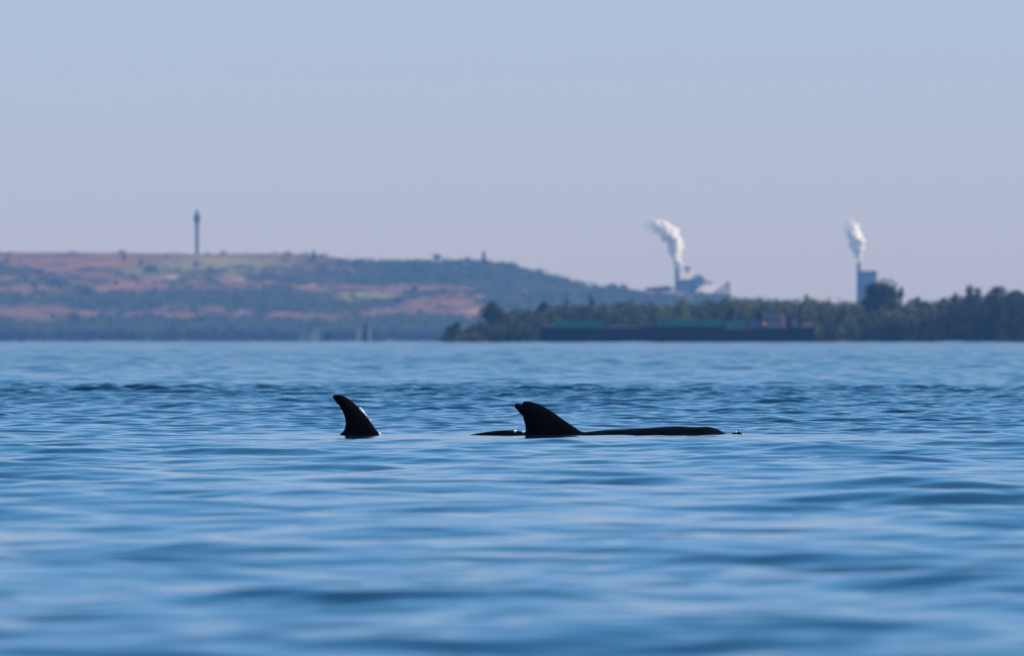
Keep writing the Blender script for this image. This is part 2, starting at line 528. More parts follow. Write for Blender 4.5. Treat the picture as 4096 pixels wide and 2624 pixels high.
ISL = 'trees rising above the island thicket'
T3 = 3000.0
island_trees = [
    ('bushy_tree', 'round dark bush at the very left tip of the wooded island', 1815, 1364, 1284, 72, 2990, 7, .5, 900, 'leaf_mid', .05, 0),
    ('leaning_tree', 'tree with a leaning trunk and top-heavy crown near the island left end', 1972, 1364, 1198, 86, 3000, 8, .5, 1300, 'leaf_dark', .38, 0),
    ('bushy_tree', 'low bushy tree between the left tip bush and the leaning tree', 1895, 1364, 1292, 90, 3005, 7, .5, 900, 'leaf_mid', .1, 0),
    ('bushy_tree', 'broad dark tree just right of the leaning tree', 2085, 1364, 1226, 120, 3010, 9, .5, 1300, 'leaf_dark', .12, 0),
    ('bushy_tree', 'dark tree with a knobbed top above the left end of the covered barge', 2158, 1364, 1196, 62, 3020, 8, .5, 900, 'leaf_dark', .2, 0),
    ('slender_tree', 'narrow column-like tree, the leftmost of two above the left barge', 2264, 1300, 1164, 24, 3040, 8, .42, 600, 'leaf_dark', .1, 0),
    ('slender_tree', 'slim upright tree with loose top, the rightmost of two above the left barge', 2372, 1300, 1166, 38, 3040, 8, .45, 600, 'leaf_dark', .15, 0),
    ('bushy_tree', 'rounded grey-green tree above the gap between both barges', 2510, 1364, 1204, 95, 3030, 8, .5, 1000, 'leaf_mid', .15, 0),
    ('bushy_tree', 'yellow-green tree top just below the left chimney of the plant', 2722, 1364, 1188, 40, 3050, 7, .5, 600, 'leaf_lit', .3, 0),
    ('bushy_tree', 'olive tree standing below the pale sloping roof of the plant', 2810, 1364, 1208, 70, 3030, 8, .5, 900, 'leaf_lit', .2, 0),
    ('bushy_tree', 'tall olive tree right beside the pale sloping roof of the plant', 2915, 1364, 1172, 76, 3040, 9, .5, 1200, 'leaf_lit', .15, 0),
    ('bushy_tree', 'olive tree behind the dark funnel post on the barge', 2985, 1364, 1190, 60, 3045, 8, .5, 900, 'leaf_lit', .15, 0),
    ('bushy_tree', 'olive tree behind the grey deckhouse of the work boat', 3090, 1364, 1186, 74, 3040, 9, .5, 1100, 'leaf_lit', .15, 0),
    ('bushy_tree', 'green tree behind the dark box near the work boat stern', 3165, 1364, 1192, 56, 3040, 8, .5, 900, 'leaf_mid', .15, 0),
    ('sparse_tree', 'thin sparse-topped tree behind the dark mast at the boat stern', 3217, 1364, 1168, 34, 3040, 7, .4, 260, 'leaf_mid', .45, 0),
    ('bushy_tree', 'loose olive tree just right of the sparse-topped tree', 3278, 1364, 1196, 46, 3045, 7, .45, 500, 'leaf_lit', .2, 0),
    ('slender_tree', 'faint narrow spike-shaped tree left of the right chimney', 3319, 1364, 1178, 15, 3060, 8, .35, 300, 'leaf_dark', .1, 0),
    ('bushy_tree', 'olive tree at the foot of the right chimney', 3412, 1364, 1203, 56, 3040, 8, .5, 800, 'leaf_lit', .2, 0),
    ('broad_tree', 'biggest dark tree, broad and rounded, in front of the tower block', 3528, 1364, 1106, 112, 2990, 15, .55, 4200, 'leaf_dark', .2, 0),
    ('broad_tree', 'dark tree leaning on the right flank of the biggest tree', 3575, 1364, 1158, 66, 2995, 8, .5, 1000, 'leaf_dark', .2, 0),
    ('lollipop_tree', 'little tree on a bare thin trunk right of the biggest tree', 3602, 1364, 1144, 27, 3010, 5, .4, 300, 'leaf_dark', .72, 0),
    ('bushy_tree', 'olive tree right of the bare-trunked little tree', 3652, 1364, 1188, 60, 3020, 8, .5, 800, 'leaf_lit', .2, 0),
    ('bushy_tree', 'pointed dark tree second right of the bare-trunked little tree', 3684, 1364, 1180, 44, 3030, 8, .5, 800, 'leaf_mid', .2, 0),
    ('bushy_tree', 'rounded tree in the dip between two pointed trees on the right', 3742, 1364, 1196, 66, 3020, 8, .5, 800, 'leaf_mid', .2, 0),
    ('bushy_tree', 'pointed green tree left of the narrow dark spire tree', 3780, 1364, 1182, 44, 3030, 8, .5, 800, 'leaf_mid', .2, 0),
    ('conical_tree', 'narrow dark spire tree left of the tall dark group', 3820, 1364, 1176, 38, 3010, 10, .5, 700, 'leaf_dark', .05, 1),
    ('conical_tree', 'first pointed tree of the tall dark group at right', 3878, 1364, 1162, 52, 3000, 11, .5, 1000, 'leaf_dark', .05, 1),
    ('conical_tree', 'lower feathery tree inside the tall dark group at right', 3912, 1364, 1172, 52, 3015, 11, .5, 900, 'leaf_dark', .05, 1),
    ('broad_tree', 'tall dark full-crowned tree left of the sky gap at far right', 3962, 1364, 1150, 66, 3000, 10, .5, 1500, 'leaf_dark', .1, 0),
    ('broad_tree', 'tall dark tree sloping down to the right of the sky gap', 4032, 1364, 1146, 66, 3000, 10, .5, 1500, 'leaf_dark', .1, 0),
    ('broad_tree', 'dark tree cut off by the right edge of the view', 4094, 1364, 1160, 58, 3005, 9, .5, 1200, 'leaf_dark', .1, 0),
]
for (nm, lb, px, by, ty, wp, Y, lo, lf, nn, mm, tf, con) in island_trees:
    tree(nm, lb, px, by, ty - (12 if px > 3850 else 0), wp * (1.0 if nm in ('slender_tree', 'lollipop_tree', 'sparse_tree') else (1.3 if px < 3850 else 1.6)), Y, lo, lf, int(nn * 1.3), mm, ISL, tf, lean=(0.9 if nm == 'leaning_tree' else 0.0), zbase=0.2, conic=bool(con))

# the island thicket: one mass of mangrove
TOPL = [(1770, 1356), (1800, 1325), (1870, 1325), (1940, 1296), (2040, 1262), (2200, 1240), (2400, 1232), (2560, 1222), (2700, 1232), (2850, 1215), (3000, 1210), (3220, 1212),
        (3400, 1222), (3600, 1222), (3750, 1215), (3860, 1192), (4096, 1186), (4800, 1182)]
mbs = {'leaf_mid': MB(), 'leaf_dark': MB(), 'leaf_lit': MB()}
for i in range(760):
    px = rnd.uniform(1795, 4750)
    Y = rnd.uniform(2935, 3075)
    ty = interp(TOPL, px) - 14 + rnd.uniform(-8, 24) + (0 if Y > 2990 else rnd.uniform(0, 40))
    p = at(px, ty, Y)
    H = max(2.0, p.z)
    r = rnd.uniform(1.5, 2.9)
    rzz = min(H * .5, r * rnd.uniform(.8, 1.3))
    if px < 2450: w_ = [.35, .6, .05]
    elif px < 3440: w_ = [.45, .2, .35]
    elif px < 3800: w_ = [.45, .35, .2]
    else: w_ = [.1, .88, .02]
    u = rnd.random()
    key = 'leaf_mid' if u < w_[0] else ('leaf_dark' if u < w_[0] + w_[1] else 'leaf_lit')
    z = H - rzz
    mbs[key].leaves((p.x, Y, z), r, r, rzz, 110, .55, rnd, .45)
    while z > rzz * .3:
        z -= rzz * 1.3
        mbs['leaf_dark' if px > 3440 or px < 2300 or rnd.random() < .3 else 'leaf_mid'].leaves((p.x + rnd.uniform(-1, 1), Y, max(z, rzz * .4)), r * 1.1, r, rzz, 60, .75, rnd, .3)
th = empty('mangrove_thicket', (0, 3000, 0), 'dense mangrove thicket covering the low wooded island', 'mangroves')
# one object of several leaf shades
me = bpy.data.meshes.new('mangrove_thicket')
V = []; F = []; MI = []
for k, key in enumerate(mbs):
    o = len(V)
    V += [(x, y - 3000, z) for x, y, z in mbs[key].v]
    F += [tuple(i + o for i in f) for f in mbs[key].f]
    MI += [k] * len(mbs[key].f)
me.from_pydata(V, [], F)
for key in mbs: me.materials.append(M[key])
me.polygons.foreach_set('material_index', MI)
bpy.data.objects.remove(th)
th = bpy.data.objects.new('mangrove_thicket', me)
COL.objects.link(th); th.location = (0, 3000, 0)
tag(th, 'dense mangrove thicket covering the low wooded island', 'mangroves', kind='stuff')
# island ground
mb = MB()
ring = []
for k in range(40):
    a = 2 * math.pi * k / 40
    ring.append((92 + 110 * math.cos(a) * (1 + .03 * math.sin(5 * a)), 3005 + 95 * math.sin(a) * (1 if abs(math.sin(a)) < .8 else .95)))
mb.poly([(x, y, -.4) for x, y in ring] + [(92 + (x - 92) * .97, 3005 + (y - 3005) * .95, .3) for x, y in ring],
        [tuple(40 + k for k in range(40))] + [(k, (k + 1) % 40, 40 + (k + 1) % 40, 40 + k) for k in range(40)])
tag(mb.build('island_ground', M['soil'], origin=(92, 3005, 0)), kind='structure')

# trees one can tell apart on the hill
HT = 'single trees on the far hill'
for (nm, lb, px, by, hp, wp, mm, con) in [
    ('hill_tree', 'tall narrow tree on the bare upper slope, left of a pair', 497, 1045, 34, 16, 'leaf_dark', 0),
    ('hill_tree', 'shorter narrow tree on the bare upper slope, right of a pair', 565, 1060, 26, 13, 'leaf_dark', 0),
    ('hill_tree', 'rounded tree on the left slope below the crest', 165, 1098, 20, 24, 'leaf_dark', 0),
    ('hill_tree', 'small tree on the tan bench, leftmost of the row', 141, 1156, 20, 13, 'leaf_dark', 0),
    ('hill_tree', 'small tree on the tan bench, second of the row', 240, 1160, 24, 16, 'leaf_dark', 0),
    ('hill_tree', 'pointed tree rising from the scrub band left of the tower', 348, 1178, 34, 22, 'leaf_dark', 1),
    ('hill_tree', 'small tree on the tan bench below the narrow pair', 464, 1143, 20, 14, 'leaf_dark', 0),
    ('hill_tree', 'dark round tree on the slope straight below the tall tower', 782, 1070, 22, 20, 'leaf_dark', 0),
    ('hill_tree', 'small tree on the pale lower terrace, left of a lower pair', 212, 1278, 24, 14, 'leaf_dark', 0),
    ('hill_tree', 'small tree on the pale lower terrace, right of a lower pair', 300, 1280, 26, 16, 'leaf_dark', 0),
    ('hill_tree', 'small tree above the mangrove belt below the pointed tree', 364, 1290, 26, 16, 'leaf_dark', 0),
    ('conical_tree', 'dark conical tree breaking the skyline of the hill', 1254, 1038, 34, 22, 'leaf_dark', 1),
    ('umbrella_tree', 'umbrella-shaped tree with see-through crown on the hill crest', 1745, 1050, 38, 58, 'leaf_dark', 0),
    ('hill_tree', 'dark tree on the wooded slope below the umbrella-shaped tree', 1660, 1098, 34, 30, 'leaf_dark', 0),
    ('hill_tree', 'dark tree cutting the tan line on the wooded slope', 1657, 1168, 28, 26, 'leaf_dark', 0),
    ('hill_tree', 'rounded bush beside the light green clearing', 1590, 1212, 26, 34, 'leaf_dark', 0),
    ('hill_tree', 'low spiky tree on the ridge left of the factory', 2458, 1156, 22, 18, 'leaf_dark', 1),
]:
    # march along the ray until it meets the ground
    Y = YS + 10
    while Y < YR + 60:
        p = at(px, by, Y)
        if hill_z(p.x, Y) >= p.z: break
        Y += 6
    zg = hill_z(at(px, by, Y).x, Y)
    tree(nm, lb, px, by, by - hp, wp, Y, 6, 1.0, 260, mm, HT, .3 if nm == 'umbrella_tree' else .15, zbase=zg, conic=bool(con), density=.6 if nm == 'umbrella_tree' else 1)
# rough grove on the ridge left of the plant
for (lb, px, ty, wp) in [('flat-topped grove tree on the ridge left of the factory chimney', 2620, 1146, 60), ('flat-topped grove tree touching the factory chimney', 2670, 1143, 56)]:
    p = at(px, 1170, 8990)
    tree('ridge_tree', lb, px, 1170, ty, wp, 8990, 8, 1.1, 500, 'leaf_dark', HT, .1, zbase=hill_z(p.x, 8990) - .5)

# ------------------------------------------------------------------ tall tower on the crest
p = at(788, 1016, 9040); zb = hill_z(p.x, 9040) - .5
zt = lambda py: at(788, py, 9040).z - zb
t = empty('monopole_tower', (p.x, 9040, zb), 'tall slim dark tower with a platform near its top on the hill crest', 'tower')
m_ = MB(); m_.tube([(0, 0, 0), (0, 0, zt(880)), (0, 0, zt(846))], [1.15, 1.45, 1.25], 16); m_.build('shaft', M['concrete'], t, True)
m_ = MB(); m_.tube([(0, 0, zt(892)), (0, 0, zt(884)), (0, 0, zt(862)), (0, 0, zt(857))], [1.5, 2.2, 2.2, 1.6], 16); m_.build('platform', M['concrete'], t)
m_ = MB()
for k in range(8):
    a = k * math.pi / 4
    m_.box(2.4 * math.cos(a) - .15, 2.4 * math.cos(a) + .15, 2.4 * math.sin(a) - .15, 2.4 * math.sin(a) + .15, zt(888), zt(866))
m_.build('antenna_ring', M['concrete'], t)
m_ = MB(); m_.tube([(0, 0, zt(847)), (0, 0, zt(839))], [1.2, 1.15], 12); m_.build('cap', M['concrete'], t)
for q in range(1, 7):
    z = zt(1016 - q * 22); m_ = MB(); m_.tube([(0, 0, z), (0, 0, z + .5)], 1.55, 16); m_.build('collar', M['concrete'], t)

p = at(1935, 1052, 9000); zb = hill_z(p.x, 9000) - .3
t = empty('lookout_tower', (p.x, 9000, zb), 'short stubby dark tower on the right end of the hill crest', 'tower')
zt = lambda py: at(1935, py, 9000).z - zb
m_ = MB()
for sx in (-1, 1):
    for sy in (-1, 1): m_.tube([(sx * 1.1, sy * 1.1, 0), (sx * .8, sy * .8, zt(1018))], .22, 6)
for q in range(3):
    z = zt(1040 - q * 8); m_.box(-1.1, 1.1, -1.1, -.95, z, z + .25); m_.box(-1.1, 1.1, .95, 1.1, z, z + .25)
m_.build('frame', M['concrete'], t)
m_ = MB(); m_.box(-.7, .7, -.7, .7, 0, zt(1020)); m_.build('core', M['concrete'], t)
m_ = MB(); m_.box(-1.35, 1.35, -1.35, 1.35, zt(1020), zt(1010)); m_.build('cabin', M['concrete'], t)
m_ = MB(); m_.tube([(0, 0, zt(1010)), (0, 0, zt(1003))], [1.1, .3], 8); m_.build('roof', M['concrete'], t)

# ------------------------------------------------------------------ the plants
YF = 10000.0
def fx(px, y=YF): return (px - 2048) / FPX * y
def fz(py, y=YF): return CAMZ + (HOR - py) / FPX * y

def chimney(px0, px1, top, Y, label):
    c = (px0 + px1) / 2
    t = empty('factory_chimney', (fx(c, Y), Y, 0), label, 'chimney', 'factory chimneys giving off steam')
    r = (px1 - px0) / 2 / FPX * Y
    H = fz(top, Y)
    m_ = MB(); m_.tube([(0, 0, 0), (0, 0, H * .6), (0, 0, H)], [r * 1.12, r * 1.0, r * .95], 20); m_.build('shaft', M['concrete'], t, True)
    m_ = MB(); m_.tube([(0, 0, H - 1.6), (0, 0, H + .25)], r * 1.14, 20); m_.build('rim', M['black'], t)
    for z in (H * .8, H * .9):
        m_ = MB(); m_.tube([(0, 0, z), (0, 0, z + .35)], r * 1.3, 20); m_.build('gallery', M['concrete'], t)
    m_ = MB()
    m_.box(r * .3, r * .3 + .12, -r * 1.2, -r * 1.1, 0, H); m_.box(-r * .1, -r * .1 + .12, -r * 1.2, -r * 1.1, 0, H)
    k = 0
    while k * .9 < H: m_.box(-r * .1, r * .3 + .12, -r * 1.18, -r * 1.12, k * .9, k * .9 + .06); k += 1
    m_.build('ladder', M['black'], t)
    return t
chimney(2700, 2717, 1073, YF, 'dark chimney of the left plant with steam blowing off leftwards')
chimney(3427, 3442, 1052, YF, 'dark chimney attached to the blank tower block on the right')

# left plant: domed high block and a low hall with a pale pitched roof
t = empty('factory_building', (fx(2790), YF + 20, 0), 'pale blue industrial building with a rounded high block beside the left chimney', 'factory')
ox = fx(2790)
def X_(px): return fx(px) - ox
m_ = MB()
m_.box(X_(2716), X_(2784), -14, 14, 0, fz(1119))
m_.prism([(X_(2784), 0), (X_(2862), 0), (X_(2862), fz(1146)), (X_(2842), fz(1137)), (X_(2842), fz(1128)), (X_(2818), fz(1124)), (X_(2818), fz(1110)), (X_(2806), fz(1102)), (X_(2784), fz(1101))], -14.5, 14)
m_.prism([(X_(2716), fz(1119) + .02), (X_(2784), fz(1119) + .02), (X_(2784), fz(1097)), (X_(2740), fz(1096))], 11, 14)
m_.build('wall', M['cladding'], t)
m_ = MB()
def slab(q, th_=.35):
    m_.poly([tuple(p_) for p_ in q] + [(p_[0], p_[1], p_[2] - th_) for p_ in q], [(0, 1, 2, 3), (7, 6, 5, 4), (0, 4, 5, 1), (1, 5, 6, 2), (2, 6, 7, 3), (3, 7, 4, 0)])
slab([(X_(2715), -14.8, fz(1119) + .3), (X_(2786), -14.8, fz(1117) + .3), (X_(2792), 14.2, fz(1095)), (X_(2738), 14.2, fz(1094))])
slab([(X_(2786.5), -14.9, fz(1101) + .4), (X_(2807), -14.9, fz(1102) + .4), (X_(2807), 14.2, fz(1097)), (X_(2786.5), 14.2, fz(1097))])
m_.build('roof', M['roofpale'], t)
for k in range(7):
    x = X_(2728 + k * 17); m_ = MB(); m_.box(x, x + 1.1, -14.12, -13.95, fz(1148), fz(1142)); m_.build('window', M['glass'], t)
m_ = MB(); m_.tube([(X_(2752), 0, fz(1097)), (X_(2752), 0, fz(1080))], .55, 8); pl = m_.build('vent_pole', M['cladding'], t)
m_ = MB(); m_.tube([(X_(2752), 0, fz(1082)), (X_(2752), 0, fz(1078)), (X_(2752), 0, fz(1071)), (X_(2752), 0, fz(1068))], [.8, 2.1, 3.0, 2.9], 12); m_.build('vent_hood', M['concrete'], pl)
m_ = MB()   # conveyor gallery sloping down to the hall
m_.prism([(X_(2822), fz(1130)), (X_(2826), fz(1122)), (X_(2905), fz(1148)), (X_(2905), fz(1155))], -19, -15)
m_.build('conveyor_gallery', M['cladding'], t)

t = empty('storage_hall', (fx(2845), YF - 30, 0), 'long low hall with a pale sloping roof and raised right gable', 'factory')
ox = fx(2845)
zA, zB, zC = fz(1172), fz(1139), fz(1130)
m_ = MB()
xl, xr = X_(2772), X_(2916)
m_.poly([(xl, -30, 0), (xr, -30, 0), (xr, -30, fz(1176)), (X_(2830), -30, fz(1174)), (xl, -30, zA), (xl + 6, 10, 0), (xr, 10, 0), (xr, 10, zC), (X_(2902), 10, zC), (X_(2812), 10, zB), (xl + 6, 10, zA)],
        [(0, 1, 2, 3, 4), (1, 6, 7, 2), (5, 10, 9, 8, 7, 6), (0, 4, 10, 5)])
m_.poly([(X_(2830), -30.05, fz(1174)), (xr, -30.05, fz(1176)), (X_(2906), 8, zC), ], [(0, 1, 2)])
m_.build('wall', M['cladding'], t)
m_ = MB()
m_.poly([(xl - .6, -30.6, zA + .2), (X_(2832), -30.6, fz(1173)), (X_(2904), 8, zC + .3), (X_(2814), 10.4, zB + .5),
         (xl - .6, -30.6, zA - .2), (X_(2832), -30.6, fz(1173) - .4), (X_(2904), 8, zC - .1), (X_(2814), 10.4, zB + .1)],
        [(0, 1, 2, 3), (7, 6, 5, 4), (0, 4, 5, 1), (1, 5, 6, 2), (2, 6, 7, 3), (3, 7, 4, 0)])
m_.build('roof', M['roofpale'], t)
m_ = MB(); m_.box(X_(2903), X_(2909), 6, 10, zC - 1, fz(1128)); m_.build('roof_vent', M['concrete'], t)

# right plant: blank tower block
t = empty('tower_block', (fx(3474), YF, 0), 'tall blank grey tower block joined to the right chimney, half hidden by the biggest tree', 'factory')
ox = fx(3474)
m_ = MB(); m_.box(X_(3442), X_(3506), -8, 8, 0, fz(1092)); m_.build('wall', M['cladding'], t)
m_ = MB(); m_.box(X_(3440.5), X_(3509), -8.6, 8.6, fz(1092), fz(1085)); m_.build('parapet', M['concrete'], t)
for a_, b_2, c_ in ((3452, 3460, 1081), (3484, 3499, 1082)):
    m_ = MB(); m_.box(X_(a_), X_(b_2), -3, 3, fz(1085), fz(c_)); m_.build('rooftop_unit', M['concrete'], t)
m_ = MB()
for k in range(9): m_.box(X_(3446 + k * 7), X_(3446 + k * 7) + .25, -8.15, -8.0, 2, fz(1092) - .05)
m_.build('pilaster', M['concrete'], t)

# ------------------------------------------------------------------ steam
def steam_mat():
    m = bpy.data.materials.new('steam'); m.use_nodes = True
    n = m.node_tree
    out = n.nodes['Material Output']; n.nodes.remove(n.nodes['Principled BSDF'])
    d = n.nodes.new('ShaderNodeBsdfDiffuse'); d.inputs[0].default_value = (.98, .92, .86, 1)
    tl = n.nodes.new('ShaderNodeBsdfTranslucent'); tl.inputs[0].default_value = (.9, .88, .9, 1)
    mx = n.nodes.new('ShaderNodeMixShader'); mx.inputs[0].default_value = .12
    n.links.new(d.outputs[0], mx.inputs[1]); n.links.new(tl.outputs[0], mx.inputs[2])
    tr = n.nodes.new('ShaderNodeBsdfTransparent')
    lw = n.nodes.new('ShaderNodeLayerWeight'); lw.inputs[0].default_value = .35
    vc = n.nodes.new('ShaderNodeVertexColor'); vc.layer_name = 'thick'
    # opacity = thickness * (1 - facing^p)
    mp = n.nodes.new('ShaderNodeMapRange')
    mp.inputs['From Min'].default_value = .7; mp.inputs['From Max'].default_value = 1.0
    mp.inputs['To Min'].default_value = 1; mp.inputs['To Max'].default_value = 0
    n.links.new(lw.outputs['Facing'], mp.inputs['Value'])
    mu = n.nodes.new('ShaderNodeMath'); mu.operation = 'MULTIPLY'
    n.links.new(mp.outputs[0], mu.inputs[0]); n.links.new(vc.outputs['Color'], mu.inputs[1])
    m2 = n.nodes.new('ShaderNodeMixShader')
    n.links.new(mu.outputs[0], m2.inputs[0]); n.links.new(tr.outputs[0], m2.inputs[1]); n.links.new(mx.outputs[0], m2.inputs[2])
    n.links.new(m2.outputs[0], out.inputs[0])
    return m
M['steam'] = steam_mat()

def steam(path, label, seed):
    rd = random.Random(seed)
    mb = MB(); th = []
    base = Vector((fx(path[0][0]), YF, fz(path[0][1])))
    pts = []
    for i in range(len(path) - 1):
        for k in range(5):
            f = k / 5
            pts.append([path[i][q] * (1 - f) + path[i + 1][q] * f for q in range(4)])
    pts.append(path[-1])
    for px, py, wp, op in pts:
        c = Vector((fx(px), YF, fz(py)))
        r = wp * 1.4 / 2 / FPX * YF
        for j in range(4):
            cc = c + Vector((rd.gauss(0, .28), rd.gauss(0, .3), rd.gauss(0, .28))) * r
            o = len(mb.v)
            mb.ball(tuple(cc), r * rd.uniform(.45, .8), 3, amp=.45, freq=1.4)
            th += [op] * (len(mb.v) - o)
    raw = mb.build('steam_plume', M['steam'], None, True, origin=tuple(base))
    md = raw.modifiers.new('skin', 'REMESH'); md.mode = 'VOXEL'; md.voxel_size = .38; md.use_smooth_shade = True
    ev = raw.evaluated_get(bpy.context.evaluated_depsgraph_get())
    me = bpy.data.meshes.new_from_object(ev)
    bpy.data.objects.remove(raw)
    me.name = 'steam_plume'
    if not me.materials: me.materials.append(M['steam'])
    ob = bpy.data.objects.new('steam_plume', me); COL.objects.link(ob); ob.location = base
    P = np.array([(fx(q[0]) - base.x, fz(q[1]) - base.z) for q in pts]); O = np.array([q[3] for q in pts])
    cs = np.empty(len(me.vertices) * 3, np.float32); me.vertices.foreach_get('co', cs); cs = cs.reshape(-1, 3)
    dd = ((cs[:, None, [0, 2]] - P[None]) ** 2).sum(-1)
    tv = O[dd.argmin(1)]
    ca = me.color_attributes.new('thick', 'FLOAT_COLOR', 'POINT')
    ca.data.foreach_set('color', np.repeat(tv[:, None], 4, 1).astype(np.float32).ravel())
    tag(ob, label, 'steam', 'steam plumes from the factory chimneys')
steam([(2711, 1069, 12, .75), (2709, 1040, 24, .85), (2704, 1010, 36, .9), (2700, 975, 42, .95), (2688, 950, 40, .95), (2668, 925, 38, .8), (2642, 905, 38, .65), (2612, 902, 32, .55), (2596, 906, 26, .35), (2582, 880, 18, .12), (2572, 862, 14, .07)],
      'white steam plume rising from the left chimney and bending left', 3)
steam([(3436, 1044, 8, .6), (3435, 1020, 18, .9), (3431, 990, 30, .95), (3430, 965, 36, .95), (3415, 935, 40, .9), (3402, 912, 34, .75), (3392, 893, 26, .4), (3386, 878, 18, .15)],
      'slim white steam plume rising from the right chimney', 8)

# ------------------------------------------------------------------ shore buildings and markers in front of the hill
def shore_house(px0, px1, top, Y, label):
    c = (px0 + px1) / 2
    t = empty('shore_house', (fx(c, Y), Y, 0), label, 'house', 'pale houses at the foot of the hill')
    hw = (px1 - px0) / 2 / FPX * Y; H = fz(top, Y)
    m_ = MB(); m_.box(-hw, hw, -3, 3, 0, H); m_.build('wall', M['plaster'], t)
    m_ = MB(); m_.prism([(-hw - .3, H + .01), (hw + .3, H + .01), (hw * .6, H + .9), (-hw * .6, H + .9)], -3.4, 3.4); m_.build('roof', M['deckmix'], t)
    nwin = max(1, int(hw * 2 / 2.2))
    for k in range(nwin):
        x = -hw + (k + .5) * 2 * hw / nwin
        for z in ([H * .25, H * .65] if H > 6 else [H * .5]):
            m_ = MB(); m_.box(x - .35, x + .35, -3.06, -2.98, z, z + H * .14); m_.build('window', M['glass'], t)
shore_house(1196, 1243, 1324, 7425, 'low yellowish house at the hill foot, left half of the pale pair')
shore_house(1244, 1276, 1312, 7424, 'taller yellowish house at the hill foot, right half of the pale pair')
shore_house(1424, 1441, 1318, 7425, 'narrow faint yellow hut left of the dark marker post')
shore_house(1472, 1484, 1320, 7425, 'tiny faint yellow hut right of the dark marker post')
def marker(px, top, wp, Y, label):
    t = empty('marker_post', (fx(px, Y), Y, -1), label, 'marker post', 'dark channel markers off the far shore')
    r = wp / 2 / FPX * Y; H = fz(top, Y) + 1
    m_ = MB()
    for a in range(3):
        x, y = math.cos(a * 2.1) * r * .45, math.sin(a * 2.1) * r * .45
        m_.tube([(x * 1.2, y * 1.2, 0), (x, y, H)], r * .55, 8)
    m_.build('piling', M['wood'], t)
    m_ = MB(); m_.tube([(0, 0, H * .93), (0, 0, H * .97)], r * 1.12, 10); m_.build('band', M['black'], t)
    m_ = MB(); m_.tube([(0, 0, H), (0, 0, H + r * .9)], [r * .5, r * .1], 8); m_.build('cap', M['wood'], t)
marker(1462, 1297, 13, 4200, 'tall dark marker post in the water before the hill')
marker(1311, 1330, 10, 4200, 'short faint marker post left of the tall one')

# ------------------------------------------------------------------ barges and work boat
YB = 2850.0
def bx_(px): return fx(px, YB)
def bz_(py): return fz(py, YB)
def barge(x0, x1, htop, label):
    c = (x0 + x1) / 2
    t = empty('barge', (bx_(c), YB, 0), label, 'barge', 'barges moored before the island')
    o = bx_(c); L0, L1 = bx_(x0) - o, bx_(x1) - o; zt = bz_(htop)
    m_ = MB()
    m_.prism([(L0 + 1.0, -.6), (L1 - 1.0, -.6), (L1, .5), (L1, zt), (L0, zt), (L0, .5)], -4.5, 4.5)
    m_.build('hull', M['hull'], t)
    m_ = MB(); m_.box(L0 - .05, L1 + .05, -4.62, -4.5, zt - .28, zt - .08); m_.box(L0 - .05, L1 + .05, -4.6, -4.5, zt * .5, zt * .5 + .12)
    k = L0 + 1
    while k < L1 - .5: m_.box(k, k + .14, -4.58, -4.5, .3, zt - .3); k += 2.2
    m_.build('rubbing_strake', M['hull'], t)
    m_ = MB(); m_.box(L0 + .8, L1 - .8, -4.56, -4.5, .02, .22); m_.build('boot_stripe', M['rust'], t)
    for x in (L0 + .8, L1 - .8, (L0 + L1) / 2):
        m_ = MB(); m_.tube([(x - .2, -4, zt), (x - .2, -4, zt + .5)], .12, 8); m_.tube([(x + .2, -4, zt), (x + .2, -4, zt + .5)], .12, 8); m_.build('bollard', M['black'], t)
    return t, o, zt
def cover(t, o, px0, px1, top, zt, seg=1.9, m='cover'):
    a, b = bx_(px0) - o, bx_(px1) - o; H = bz_(top)
    m_ = MB()
    n_ = max(1, int((b - a) / seg)); s = (b - a) / n_
    for k in range(n_):
        e = .06 if k % 2 else 0
        m_.prism([(a + k * s, zt + .01), (a + (k + 1) * s, zt + .01), (a + (k + 1) * s, H - e), (a + k * s, H - e)], -3.7 - e, 3.7 + e)
        m_.prism([(a + k * s + .3, H - e + .005), (a + (k + 1) * s - .3, H - e + .005), (a + (k + 1) * s - .7, H + .22), (a + k * s + .7, H + .22)], -2.4, 2.4)
    m_.build('cargo_cover', M[m], t)

t, o, zt = barge(2165, 2571, 1313, 'dark barge at the left end with a green cargo cover on its left half')
cover(t, o, 2212, 2415, 1287, zt)
m_ = MB(); m_.box(bx_(2176) - o, bx_(2202) - o, -2, 2, zt, bz_(1300)); m_.build('deck_locker', M['deckmix'], t)
m_ = MB()
for k in range(12): x = bx_(2436 + k * 8) - o; m_.box(x, x + .07, -3.6, -3.53, zt, bz_(1298))
m_.box(bx_(2436) - o, bx_(2525) - o, -3.62, -3.54, bz_(1299.5), bz_(1297)); m_.build('railing', M['cover'], t)
m_ = MB(); m_.box(bx_(2425) - o, bx_(2508) - o, -3, 2, zt, bz_(1302)); m_.box(bx_(2520) - o, bx_(2562) - o, -3, 2, zt, bz_(1301)); m_.build('deck_cargo', M['deckmix'], t)

t, o, zt = barge(2574, 2898, 1307, 'dark barge in the middle carrying the longest green cargo cover')
cover(t, o, 2628, 2892, 1281, zt)
m_ = MB(); m_.box(bx_(2582) - o, bx_(2608) - o, -2, 2, zt, bz_(1293)); m_.prism([(bx_(2600) - o, zt), (bx_(2622) - o, zt), (bx_(2620) - o, bz_(1290)), (bx_(2606) - o, bz_(1290))], -1.5, 1.5); m_.build('deck_locker', M['deckmix'], t)

